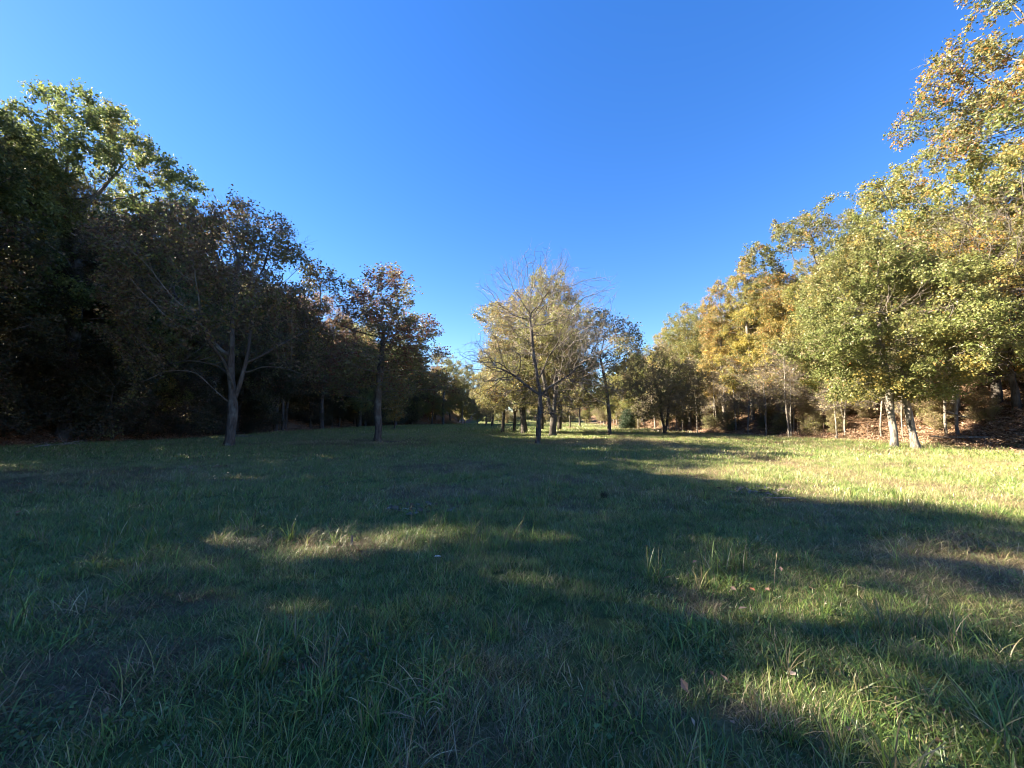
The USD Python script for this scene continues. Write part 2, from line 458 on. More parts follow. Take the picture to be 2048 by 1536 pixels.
OLIVE, GREEN, DEEP = (0.158, 0.160, 0.050), (0.140, 0.168, 0.046), (0.065, 0.090, 0.024)
GOLD, YELLOW, ORANGE = (0.29, 0.222, 0.055), (0.42, 0.32, 0.065), (0.40, 0.20, 0.050)
TAN, BROWN, RED, GREY = (0.225, 0.180, 0.095), (0.125, 0.085, 0.045), (0.17, 0.072, 0.042), (0.21, 0.19, 0.11)
R = np.random.default_rng


def kind_oak(name, seed, H, base, radius, n_blob, size, trunk_r, n_attr, n_leaf, leaf, palette, profile='round', bark=BARK, **kw):
    rng = R(seed)
    b = masses(rng, n_blob, base, H, radius, size, profile, inner=kw.pop('inner', 0.3))
    lean = rng.normal(0, 0.02, 2)
    top = (base + H) * 0.5
    line = [(0, 0, -0.15), (lean[0] * base, lean[1] * base, base * 0.7), (lean[0] * top + rng.normal(0, .25), lean[1] * top + rng.normal(0, .25), top)]
    return tree_kind(name, seed, b, kw.pop('trunks', [line]), trunk_r, n_attr, n_leaf, leaf, palette, bark=bark, **kw)


# field trees, each of its own shape
kind_oak('broad_oak', 11, 14.6, 6.0, 6.0, 54, 1.35, 0.25, 4200, 46000, 0.16, [(5, OLIVE), (2, BROWN), (2, TAN), (1.5, GREEN), (0.5, GOLD), (1, DEEP)], bare=0.15, profile='dome', inner=0.62, n_spray=3600, spray=0.7, floor=2.2,
         trunks=[[(0, 0, -0.15), (0.05, 0, 1.6), (0.0, 0, 2.9), (-0.2, 0.1, 5), (-0.3, 0.1, 8.5), (-0.2, 0, 11.5)], [(0.02, 0, 2.5), (0.5, -0.1, 3.5), (0.75, 0.1, 6), (0.95, 0, 10)], [(0.05, 0, 2.5), (-0.7, -0.4, 3.2), (-1.6, -0.8, 4.4), (-3.1, -1.2, 4.4), (-4.3, -1.5, 3.6), (-5.0, -1.5, 2.6)],
                 [(-0.1, 0, 4.2), (-1.5, 0.6, 5.0), (-3.4, 0.8, 5.3), (-4.8, 0.9, 5.0)], [(0.6, 0, 4.3), (2.0, -0.6, 4.7), (3.6, -0.8, 4.6), (5.4, -0.9, 3.9)], [(0.9, 0, 5), (2.4, 0.6, 6.4), (4.2, 0.8, 7.4)], [(-0.6, 0, 5.4), (-2.0, -0.5, 7.4), (-3.4, -0.6, 9.0)], [(0.2, 0, 3.4), (0.8, -1.8, 4.8), (1.2, -3.6, 5.6)]])
kind_oak('slender_oak', 12, 12.4, 3.0, 4.0, 32, 1.25, 0.2, 2400, 24000, 0.15, [(3, BROWN), (1.5, RED), (3.5, OLIVE), (1.5, TAN), (1.2, GREEN)], bare=0.1)
kind_oak('bare_walnut', 13, 13.4, 2.6, 5.6, 60, 1.7, 0.165, 9000, 0, 0.1, [], profile='round', step=0.2, kill=0.27, r_tip=0.0075, tropism=(0, 0, 0.2), jitter=0.32, n_spray=2600, spray=0.7, wander=0.03,
         trunks=[[(0, 0, -0.15), (-0.05, 0, 2), (0.0, 0, 4.0), (-0.4, 0.1, 6.5), (-0.6, 0, 9.5)], [(0.0, 0, 3.2), (1.2, 0.3, 4.3), (2.4, 0.2, 5.0)], [(-0.02, 0, 3.6), (-1.5, -0.4, 4.8), (-2.6, -0.2, 5.4)], [(0.0, 0, 4.4), (0.9, -0.3, 6.2)]])
kind_oak('golden_oak', 14, 16.2, 4.0, 5.0, 34, 1.7, 0.33, 3000, 54000, 0.165, [(1, GOLD), (4, OLIVE), (1.5, GREEN), (2, TAN), (1, BROWN)], bare=0.1,
         trunks=[[(0, 0, -0.15), (0.1, 0, 2.2), (0.3, 0, 5), (0.9, 0, 9)], [(0.0, 0, 1.9), (-0.35, 0.1, 3.2), (-0.9, 0.2, 6), (-1.3, 0.1, 9)]])
kind_oak('field_oak', 15, 14.0, 4.0, 4.4, 32, 1.6, 0.27, 2600, 36000, 0.165, [(3, TAN), (3, OLIVE), (1, GOLD), (2, BROWN)], bare=0.15)
kind_oak('thin_oak', 16, 11.2, 3.6, 2.3, 18, 1.0, 0.14, 1500, 9000, 0.17, [(4, TAN), (1, BROWN), (3, OLIVE)])
kind_oak('round_maple', 17, 8.8, 1.9, 4.2, 34, 1.25, 0.19, 2800, 26000, 0.15, [(4, OLIVE), (3, TAN), (2, GREY), (1, GOLD)], step=0.26, kill=0.4,
         trunks=[[(0, 0, -0.15), (-0.1, 0, 1.5), (-0.3, 0, 4.5)], [(0.0, 0, 0.2), (0.28, 0.1, 1.3), (0.7, 0.1, 4.3)]])
kind_oak('amber_maple', 18, 11.6, 1.9, 3.9, 34, 1.25, 0.155, 2600, 66000, 0.118, [(3, GOLD), (5, OLIVE), (3.5, GREEN), (0.3, ORANGE), (2, TAN)], bark=PALE, step=0.28, kill=0.42, bare=0.15, spread=0.13, floor=2.7)
kind_oak('amber_oak', 31, 11.0, 2.4, 4.4, 30, 1.35, 0.155, 2600, 66000, 0.122, [(2, GOLD), (5, OLIVE), (4, GREEN), (2, TAN)], bark=PALE, step=0.28, kill=0.42, bare=0.2, spread=0.13, floor=2.7)
kind_oak('shade_oak', 32, 16.0, 2.0, 4.4, 40, 1.6, 0.2, 2400, 36000, 0.18, [(5, (0.058, 0.062, 0.024)), (3, (0.080, 0.066, 0.032)), (0.5, (0.10, 0.05, 0.03)), (1.5, OLIVE)])  # leaf colours darkened to stand in for the shade of the left wood
kind_oak('thin_wood_oak', 33, 16.0, 5.0, 3.6, 30, 1.5, 0.17, 2400, 26000, 0.18, [(4, (0.058, 0.065, 0.024)), (3, (0.082, 0.066, 0.032)), (0.6, RED), (1, GOLD)])  # high-crowned variant, shade of the left wood again put into the leaf colours
# woodland trees
kind_oak('tall_oak', 21, 22.0, 7.5, 5.8, 30, 1.9, 0.34, 2600, 60000, 0.17, [(5, GREEN), (4, DEEP), (3, OLIVE), (1, GOLD)], step=0.34, kill=0.5, patch=0.7, bare=0.22, spread=0.15)
kind_oak('airy_oak', 35, 22.0, 8.0, 5.8, 22, 1.8, 0.3, 2400, 36000, 0.145, [(5, OLIVE), (1.2, GOLD), (1.0, ORANGE), (0.8, TAN), (6, GREEN), (1, DEEP)], step=0.34, kill=0.5, patch=0.7, bare=0.4, spread=0.15)
kind_oak('green_oak', 22, 18.5, 4.0, 5.6, 34, 1.75, 0.3, 2600, 56000, 0.16, [(4, GREEN), (4, OLIVE), (2, GOLD), (1, ORANGE), (1, DEEP)], step=0.34, kill=0.5, patch=0.65, bare=0.25, spread=0.15)
kind_oak('tulip_poplar', 23, 18.5, 3.0, 3.3, 40, 1.35, 0.22, 2400, 50000, 0.15, [(2.4, YELLOW), (4, GOLD), (3.5, OLIVE), (1.4, ORANGE), (1, TAN), (1.2, GREEN)], profile='cone', bark=PALE, step=0.34, kill=0.5, bare=0.2, spread=0.15,
         trunks=[[(0, 0, -0.15), (0.05, 0, 6), (-0.05, 0.1, 12), (0, 0, 17)]])
kind_oak('rusty_oak', 24, 17.0, 4.5, 4.4, 34, 1.7, 0.24, 2400, 38000, 0.17, [(4, BROWN), (2, RED), (2, (0.08, 0.075, 0.03)), (0.6, ORANGE), (1, TAN)], step=0.34, kill=0.5, bare=0.3)
kind_oak('orange_maple', 25, 9.5, 0.9, 2.2, 24, 1.1, 0.13, 900, 15000, 0.15, [(3, ORANGE), (3, GOLD), (1, YELLOW)], profile='cyl', spread=0.25)
kind_oak('wood_hickory', 26, 16.5, 3.2, 3.8, 36, 1.6, 0.2, 2400, 50000, 0.155, [(5, OLIVE), (1.4, GOLD), (4, GREEN), (1.5, TAN)], step=0.34, kill=0.5, bark=PALE, bare=0.2, spread=0.15)
kind_oak('understory_tree', 27, 6.0, 0.6, 2.2, 24, 0.95, 0.07, 1200, 12000, 0.15, [(4, OLIVE), (3, TAN), (2, BROWN), (1, GOLD)], profile='cyl', floor=0.5, r_tip=0.005,
         trunks=[[(0, 0, -0.1), (0.1, 0, 1.2), (0.2, 0.1, 3)], [(0, 0, 0.05), (-0.4, 0.2, 1.3), (-0.7, 0.2, 3)], [(0, 0, 0.1), (0.4, -0.3, 1.2), (0.9, -0.5, 2.6)]])
kind_oak('dark_understory', 34, 6.0, 0.4, 2.3, 26, 0.95, 0.07, 1200, 12000, 0.14, [(4, (0.045, 0.048, 0.02)), (3, (0.075, 0.055, 0.03)), (1, OLIVE)], profile='cyl', floor=0.4, r_tip=0.005,  # shaded copy of understory_tree: shade painted into the leaf palette
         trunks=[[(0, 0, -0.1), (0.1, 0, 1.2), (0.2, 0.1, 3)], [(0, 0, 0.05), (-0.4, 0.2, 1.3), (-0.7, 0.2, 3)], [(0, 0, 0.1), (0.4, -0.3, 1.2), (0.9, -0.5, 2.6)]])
kind_oak('sapling', 28, 6.2, 2.4, 1.0, 12, 0.6, 0.055, 260, 700, 0.13, [(3, TAN), (2, OLIVE), (1, GOLD)], bark=PALE, profile='cone', step=0.25, r_tip=0.005, flare=0.3,
         trunks=[[(0, 0, -0.1), (0.05, 0, 2), (0.1, 0.05, 5.2)]])
kind_oak('shrub', 29, 2.0, 0.2, 1.0, 16, 0.5, 0.03, 600, 3600, 0.10, [(3, TAN), (3, OLIVE), (2, BROWN)], profile='cyl', step=0.14, kill=0.22, floor=0.1, r_tip=0.004, spread=0.1, flare=0.2,
         trunks=[[(0, 0, -0.05), (0.05, 0, 0.7)], [(0, 0, 0), (0.4, 0.2, 0.7)], [(0, 0, 0), (-0.3, 0.3, 0.7)]])
kind_oak('cedar', 30, 3.2, 0.1, 1.35, 30, 0.55, 0.06, 1100, 16000, 0.10, [(4, (0.018, 0.040, 0.014)), (2, (0.03, 0.055, 0.018))], profile='cone', step=0.16, kill=0.25, floor=0.05, spread=0.1,
         trunks=[[(0, 0, -0.05), (0, 0, 2.8)]])

exec_trees = True
# lone trees standing in the field
tree('broad_oak', G(457, 893), 14.8, 0, 'broad brown-leaved oak in the field at left, with drooping bare lower limbs')
tree('slender_oak', G(755, 884), 12.6, 40, 'slender russet-tinged oak in the open field, in front of the shaded wood', wide=1.28)
tree('bare_walnut', G(1073, 886), 13.3, 0, 'leafless wide-branching tree, nearest of the clump in mid field')
tree('golden_oak', G(1105, 873), 16.0, 0, 'thick forked oak with a golden-green crown, behind the leafless tree')
tree('field_oak', G(1048, 869), 15.6, 70, 'stout-trunked tan oak just left of the leafless tree', wide=1.12)
tree('thin_oak', G(1028, 867), 12.5, 20, 'slim straight tree with pale trunk, left of the stout-trunked oak', wide=1.1)
tree('field_oak', G(1005, 868), 10.5, 200, 'small orange-tinged tree with thin trunk, leftmost of the mid-field clump', wide=0.9)
tree('field_oak', G(1083, 862), 13.5, 130, 'oak standing behind the leafless tree, its pale trunk between two thicker ones')
tree('field_oak', G(1119, 863), 14.5, 250, 'oak partly hidden behind the right fork of the golden oak', wide=1.05)
tree('thin_oak', G(1220, 873), 11.6, 100, 'sparse slim-trunked tree standing alone, right of the mid-field clump', wide=1.15)
tree('round_maple', G(1330, 870), 9.2, 0, 'low round olive tree with twin trunks at the right of the field')
tree('thin_oak', G(1140, 857), 8.0, 10, 'small distant tree seen just right of the forked oak')
tree('field_oak', G(985, 854), 13.0, 300, 'dark tree far down the field, left of the mid-field clump')
tree('slender_oak', G(972, 852.5), 11.0, 150, 'dark russet tree at the far end of the field')
tree('rusty_oak', G(1160, 853.5), 13.0, 150, 'distant rusty tree between the forked oak and the slim lone tree')
tree('amber_maple', G(1788, 898), 12.0, 0, 'left one of the two amber trees with pale trunks at the right bank')
tree('amber_oak', G(1832, 900), 11.2, 140, 'right one of the two amber trees with pale trunks at the right bank')

# the right bank
rng = R(5)


def along_right(y, off):
    return (float(right_edge(y)) + off, y)


fixed_right = [
    ('green_oak', (31.0, 24.6), 14, 30, 'leaning pale-trunked oak on the right bank, its base bare above the leaf litter'),
    ('green_oak', (30.5, 37.5), 20, 200, 'tall clumpy green oak on the right bank reaching out over the amber trees'),
    ('green_oak', (34.5, 33.0), 18.5, 90, 'tall oak with golden-green clumps behind the amber pair'),
    ('airy_oak', (31.5, 21.0), 27, 130, 'tallest oak on the right bank, its crown running out of the top corner'),
    ('wood_hickory', (30.5, 26.5), 18.5, 10, 'gold-tipped hickory on the right bank below the tallest oak'),
    ('green_oak', (29.0, 19.3), 15, 260, 'leafy green tree at the right margin of the view'),
    ('wood_hickory', (27.5, 33.5), 13, 20, 'olive-gold hickory on the right bank behind the bare saplings'),
    ('tulip_poplar', (25.5, 41.0), 17.5, 0, 'yellow cone-topped poplar, tallest of the golden row on the right'),
    ('tulip_poplar', (24.5, 44.5), 16.5, 120, 'yellow poplar second in the golden row, left of the tallest'),
    ('tulip_poplar', (27.0, 37.5), 15, 220, 'orange-yellow poplar right of the tallest golden one'),
    ('wood_hickory', (23.0, 50.0), 14.5, 80, 'golden hickory behind the low round olive tree'),
    ('green_oak', (26.0, 56.0), 16, 10, 'green-gold oak high on the bank above the round olive tree'),
    ('tulip_poplar', (24.0, 60.0), 15, 70, 'narrow yellow poplar where the golden row slopes down'),
    ('wood_hickory', (22.5, 66.0), 13.5, 190, 'brownish hickory at the low end of the right-hand row'),
    ('rusty_oak', (24.5, 73.0), 13.5, 40, 'tawny oak behind the dark cedar'),
    ('wood_hickory', (25.5, 82.0), 14, 240, 'hickory far along the right bank'),
]
for k, xy, h, rot, lab in fixed_right:
    tree(k, xy, h, rot, lab)
for i in range(46):
    y = 17 + 95 * ((i + rng.random()) / 46) ** 1.1
    off = rng.uniform(7, 24)
    k = ['wood_hickory', 'tulip_poplar', 'green_oak', 'rusty_oak', 'wood_hickory'][rng.integers(5)]
    tree(k, along_right(y, off), rng.uniform(11, 15), rng.uniform(0, 360), LOOK[k] + ' deep in the sunlit wood on the right bank', group='trees deep in the sunlit right-hand wood')
for i in range(40):
    y = 23 + 40 * (i + rng.random()) / 40
    tree('sapling', along_right(y, rng.uniform(-0.3, 3.0)), rng.uniform(4.5, 8.5), rng.uniform(0, 360), 'thin pale sapling at the foot of the sunlit right bank', group='saplings along the foot of the right bank')
for i in range(32):
    y = 31 + 66 * ((i + rng.random()) / 32) ** 1.2
    tree('understory_tree', along_right(y, rng.uniform(3.5, 10)), rng.uniform(2.5, 5.0), rng.uniform(0, 360), 'small leafy tree under the tall trees of the right bank', group='small trees under the right-hand wood')
for i in range(16):
    y = 31 + 50 * (i + rng.random()) / 16
    tree('shrub', along_right(y, rng.uniform(0.6, 4)), rng.uniform(0.9, 2.2), rng.uniform(0, 360), 'dry brown shrub on the leaf-covered right bank', 'shrub', group='shrubs on the right bank')
for i in range(8):
    y = 22.5 + 11 * (i + rng.random()) / 8
    tree('understory_tree', along_right(y, rng.uniform(1.2, 4.5)), rng.uniform(1.8, 3.0), rng.uniform(0, 360), 'low leafy bush on the open litter slope by the amber pair', 'bush', group='low bushes by the amber pair')
c = G(1255, 859)
tree('cedar', c, 3.1, 0, 'dark green cedar bush at the foot of the right bank', 'bush')

# the shaded wood on the left
fixed_left = [
    ('tall_oak', (-29.5, 25.5), 23.5, 10, 'tall sunlit-topped green oak, highest of the left-hand wood'),
    ('tall_oak', (-33.5, 21.5), 20.5, 200, 'green oak at the left margin, beside the highest one'),
    ('shade_oak', (-29.5, 19.0), 16.5, 80, 'brownish oak, leaf colour darkened for shade, at the left edge of the shaded wood'),
    ('rusty_oak', (-31.5, 33.0), 18.0, 10, 'rusty oak between the highest green oak and the broad field oak'),
    ('green_oak', (-29.0, 31.0), 14.0, 50, 'dark green oak in the shade beneath the rusty one'),
    ('rusty_oak', (-30.0, 49.0), 18.5, 150, 'rust-red oak behind the broad field oak'),
    ('shade_oak', (-29.0, 43.0), 16.0, 70, 'dull olive oak, leaf colour darkened for shade, behind the broad field oak trunk'),
    ('rusty_oak', (-29.5, 60.0), 21.0, 260, 'russet oak whose top shows between the two lone field trees'),
    ('green_oak', (-28.5, 72.0), 20.0, 130, 'green oak behind the slender russet tree'),
    ('tall_oak', (-26.5, 88.0), 21.5, 60, 'dark green oak at the far corner of the shaded wood'),
    ('orange_maple', (-18.8, 62.0), 9.5, 0, 'bright orange narrow maple glowing behind the slender russet tree'),
    ('green_oak', (-18.5, 104.0), 19.5, 300, 'pale green tree in sun at the far end of the left wood'),
    ('wood_hickory', (-14.5, 112.0), 18.5, 40, 'pale olive tree right of the far green one'),
    ('wood_hickory', (-11.0, 123.0), 14.5, 140, 'yellowish tree closing the far end of the field'),
]
for k, xy, h, rot, lab in fixed_left:
    tree(k, xy, h, rot, lab)
rng = R(6)
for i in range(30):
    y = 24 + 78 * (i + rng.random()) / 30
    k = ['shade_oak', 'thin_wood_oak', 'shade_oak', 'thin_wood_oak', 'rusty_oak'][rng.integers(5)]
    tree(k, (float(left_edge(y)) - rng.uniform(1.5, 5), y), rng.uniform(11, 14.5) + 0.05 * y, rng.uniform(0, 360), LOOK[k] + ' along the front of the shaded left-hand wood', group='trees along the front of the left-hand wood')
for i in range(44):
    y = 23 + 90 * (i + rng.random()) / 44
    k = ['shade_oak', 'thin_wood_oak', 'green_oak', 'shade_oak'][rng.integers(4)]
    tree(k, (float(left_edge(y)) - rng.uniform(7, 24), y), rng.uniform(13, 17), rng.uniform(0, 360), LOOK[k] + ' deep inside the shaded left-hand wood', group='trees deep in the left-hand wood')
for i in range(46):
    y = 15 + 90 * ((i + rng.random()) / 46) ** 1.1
    tree('dark_understory', (float(left_edge(y)) - rng.uniform(1.0, 7), y), rng.uniform(3.5, 7.0), rng.uniform(0, 360), 'small tree, leaf colour darkened for shade, under the shaded left-hand wood', group='small trees under the left-hand wood')
# trees left of and behind the viewpoint, whose shadow lies across the near grass
CAST = (('green_oak', -30.20, 2.90, 17.72, 36), ('tall_oak', -31.69, 3.94, 20.38, 301), ('tall_oak', -32.48, 13.77, 18.32, 22), ('wood_hickory', -27.00, 4.25, 22.00, 270), ('tall_oak', -29.85, 15.69, 18.50, 85), ('green_oak', -32.06, 11.07, 20.30, 50), ('tall_oak', -29.32, 11.94, 20.13, 226), ('wood_hickory', -31.90, 2.25, 21.00, 355), ('rusty_oak', -27.33, 12.90, 19.08, 293))
for k, x, y, h, rot in CAST:
    tree(k, (x, y), h, rot, LOOK[k] + ' of the left-hand wood beyond the left margin', group='oaks of the left-hand wood beyond the margin')
for i in range(16):
    y = 72 + 52 * (i + rng.random()) / 16
    k = ['wood_hickory', 'round_maple', 'amber_oak', 'wood_hickory'][i % 4]
    tree(k, along_right(y, rng.uniform(0.8, 5)), [12, 7, 9, 13][i % 4] * rng.uniform(0.85, 1.15), rng.uniform(0, 360), LOOK[k] + ' on the bank far down the right side', group='trees far down the right bank')
for i in range(14):
    y = 84 + 42 * (i + rng.random()) / 14
    k = ['wood_hickory', 'round_maple', 'amber_oak', 'rusty_oak'][i % 4]
    tree(k, (float(left_edge(y)) - rng.uniform(0.8, 5), y), [13, 7, 9, 13][i % 4] * rng.uniform(0.85, 1.15), rng.uniform(0, 360), LOOK[k] + ' at the far corner of the left-hand wood', group='trees at the far corner of the left-hand wood')
# the far end
for i in range(13):
    x = -9 + 40 * (i + rng.random()) / 13
    k = ['round_maple', 'amber_oak', 'understory_tree'][i % 3]
    tree(k, (x, rng.uniform(118, 136)), rng.uniform(4.5, 8), rng.uniform(0, 360), LOOK[k] + ' low at the far end of the field', group='low trees at the far end of the field')
for i in range(26):
    x = -34 + 74 * (i + rng.random()) / 26
    k = ['wood_hickory', 'rusty_oak', 'green_oak'][rng.integers(3)]
    tree(k, (x, rng.uniform(140, 175)), rng.uniform(9, 13), rng.uniform(0, 360), 'distant ' + LOOK[k] + ' beyond the far end of the field', group='distant trees beyond the field')


# ------------------------------------------------------------------ grass, straw and fallen leaves
def blades(rng, n, radius, length, width, seg, lean, palette, droop=0.5):
    vs, fs, cs, at = [], [], [], 0
    shares = np.cumsum([p[0] for p in palette]); shares = shares / shares[-1]
    for _ in range(n):
        a, rr = rng.uniform(0, 2 * np.pi), radius * math.sqrt(rng.random())
        root = np.array([rr * math.cos(a), rr * math.sin(a), -0.01])
        L, w, ph = length * rng.uniform(0.45, 1.25), width * rng.uniform(0.6, 1.3), rng.uniform(0, 2 * np.pi)
        ln = np.clip(rng.normal(lean, 0.25), 0.05, 1.35)
        d, s = np.array([math.cos(ph), math.sin(ph), 0]), np.array([-math.sin(ph), math.cos(ph), 0])
        tw = rng.normal(0, 0.5)
        s = s * math.cos(tw) + np.array([0, 0, 1]) * math.sin(tw)
        t = np.linspace(0, 1, seg + 1)
        ang = ln * (0.4 + droop * 1.8 * t)                      # angle from the vertical along the blade
        step = np.stack([np.sin(ang), np.cos(ang)], 1) * L / seg
        run = np.vstack([[0, 0], np.cumsum(step[:-1], 0)])
        p = root + run[:, :1] * d + np.maximum(run[:, 1:], 0.0) * [0, 0, 1.0]
        p[:, 2] = np.maximum(p[:, 2], 0.004)
        ww = w * 0.5 * (1 - t ** 2.2)
        v = np.vstack([p[:-1] + s * ww[:-1, None], p[:-1] - s * ww[:-1, None], p[-1:]])
        f = [(i, i + 1, seg + i + 1) for i in range(seg - 1)] + [(i, seg + i + 1, seg + i) for i in range(seg - 1)]
        f = [(i, i + 1, seg + i) for i in range(seg - 1)] + [(i + 1, seg + i + 1, seg + i) for i in range(seg - 1)] + [(seg - 1, 2 * seg, 2 * seg - 1)]
        c = np.array(palette[int(np.searchsorted(shares, rng.random()))][1]) * rng.uniform(0.5, 1.6)
        vs.append(v); fs.append(np.array(f) + at); cs.append(np.tile(c, (len(v), 1))); at += len(v)
    return np.vstack(vs), np.vstack(fs), np.vstack(cs)


G1, G2, G3, G4 = (0.118, 0.196, 0.042), (0.165, 0.245, 0.052), (0.078, 0.142, 0.040), (0.235, 0.262, 0.075)
S1, S2, S3, S4 = (0.32, 0.265, 0.135), (0.20, 0.155, 0.085), (0.42, 0.36, 0.21), (0.12, 0.082, 0.052)
green = [(4, G1), (4, G2), (3, G3), (2.4, G4), (1.4, S2), (1.4, S1), (0.5, S3)]
mixed = [(2, G1), (2, G2), (1, G3), (1.5, G4), (2.5, S1), (2, S2), (0.7, S3)]
dry = [(1.2, G1), (1.5, G4), (3, S1), (3, S2), (1.2, S3), (1.4, S4)]


def scatter(name, protos, mat, pts, proto_id, scale, label, category, seed, tilt=0.0, upz=None):
    pi = UsdGeom.PointInstancer.Define(stage, '/World/' + name)
    rel = pi.CreatePrototypesRel()
    for k, (v, f, c) in enumerate(protos):
        m = put_mesh(f'/World/{name}/tuft_{k:03d}', v, f, mat, col=c)
        rel.AddTarget(m.GetPath())
    rng = R(seed)
    n = len(pts)
    pi.CreatePositionsAttr(Vt.Vec3fArray.FromNumpy(pts.astype(np.float32)))
    pi.CreateProtoIndicesAttr(Vt.IntArray.FromNumpy(proto_id.astype(np.int32)))
    a = rng.uniform(0, 2 * np.pi, n)
    q = np.zeros((n, 4)); q[:, 0] = np.cos(a / 2); q[:, 3] = np.sin(a / 2)
    if tilt:
        b = np.stack([np.ones(n), rng.normal(0, tilt, n), rng.normal(0, tilt, n), np.zeros(n)], 1)
        w1, x1, y1, z1 = b.T; w2, x2, y2, z2 = q.T
        q = np.stack([w1 * w2 - x1 * x2 - y1 * y2 - z1 * z2, w1 * x2 + x1 * w2 + y1 * z2 - z1 * y2, w1 * y2 - x1 * z2 + y1 * w2 + z1 * x2, w1 * z2 + x1 * y2 - y1 * x2 + z1 * w2], 1)
        q /= np.linalg.norm(q, axis=1, keepdims=True)
    pi.CreateOrientationsAttr(Vt.QuathArray([Gf.Quath(*map(float, r)) for r in q]))
    s = np.asarray(scale)
    pi.CreateScalesAttr(Vt.Vec3fArray.FromNumpy(np.repeat(s[:, None], 3, 1).astype(np.float32)))
    tag(pi, label, category, kind='stuff')


def fan(rng, y0, y1, density, x_in=None):
    """Points of the field inside the camera's spread of view (with a margin) between two depths."""
    n = int(density * (y1 - y0) * (min(1.45 * y1 + 1, 27) * 2))
    y = rng.uniform(y0, y1, n); half = np.minimum(1.45 * y + 0.8, 28)
    x = rng.uniform(-1, 1, n) * min(1.45 * y1 + 1, 28)
    k = (np.abs(x) < half)
    x, y = x[k], y[k]
    k = rng.random(len(x)) > litter_share(x, y)
    return x[k], y[k]


rg = R(40)
protos, sets = [], {}


def add_set(key, n, *args, **kw):
    sets[key] = list(range(len(protos), len(protos) + n))
    for _ in range(n):
        protos.append(blades(rg, *args, **kw))


add_set(('a', 0), 6, 56, 0.11, 0.09, 0.0042, 3, 0.95, green)
add_set(('a', 1), 5, 56, 0.11, 0.088, 0.0037, 3, 1.1, mixed)
add_set(('a', 2), 4, 60, 0.11, 0.10, 0.0031, 3, 1.25, dry)
add_set(('b', 0), 4, 50, 0.17, 0.11, 0.0065, 2, 0.95, green)
add_set(('b', 1), 3, 50, 0.17, 0.105, 0.006, 2, 1.05, mixed)
add_set(('b', 2), 3, 50, 0.17, 0.11, 0.005, 2, 1.2, dry)
add_set(('c', 0), 4, 70, 0.36, 0.125, 0.012, 2, 0.9, green)
add_set(('c', 1), 3, 70, 0.36, 0.12, 0.012, 2, 1.0, mixed)
add_set(('c', 2), 3, 70, 0.36, 0.12, 0.011, 2, 1.1, dry)
add_set(('d', 0), 3, 70, 0.8, 0.17, 0.03, 1, 0.7, green)
add_set(('d', 1), 3, 70, 0.8, 0.17, 0.03, 1, 0.8, mixed)
add_set(('d', 2), 3, 70, 0.8, 0.15, 0.03, 1, 0.9, dry)
add_set(('t', 0), 6, 30, 0.06, 0.26, 0.0075, 5, 0.55, green, droop=0.75)
add_set(('t', 1), 3, 30, 0.06, 0.26, 0.006, 5, 0.7, mixed, droop=0.7)
thatch = [(2, (0.14, 0.088, 0.048)), (3, (0.085, 0.052, 0.03)), (1, (0.20, 0.14, 0.075)), (1.6, G1), (1.4, G3), (0.4, S1)]
add_set(('a', 3), 4, 60, 0.11, 0.085, 0.0034, 3, 1.2, thatch)
add_set(('b', 3), 3, 50, 0.17, 0.09, 0.005, 2, 1.15, thatch)
add_set(('c', 3), 2, 70, 0.36, 0.10, 0.011, 2, 1.1, thatch)
add_set(('d', 3), 2, 70, 0.8, 0.12, 0.03, 1, 0.9, thatch)
add_set(('t', 2), 3, 36, 0.09, 0.22, 0.0045, 5, 0.95, dry, droop=0.75)
add_set(('u', 0), 6, 26, 0.10, 0.17, 0.0075, 4, 0.8, [(3, G1), (4, G2), (2, G3), (1, G4)], droop=0.8)
sets[('u', 1)] = sets[('u', 0)]; sets[('u', 2)] = sets[('t', 2)]; sets[('u', 3)] = sets[('t', 2)]
def rosette(rng, n, radius, size, palette):
    a, r = rng.uniform(0, 2 * np.pi, n), radius * np.sqrt(rng.random(n))
    at = np.stack([r * np.cos(a), r * np.sin(a), rng.uniform(0.01, 0.055, n)], 1)
    return leaves(rng, at, size, palette, up=2.0, droop=0, patch=0.0, wide=0.85)


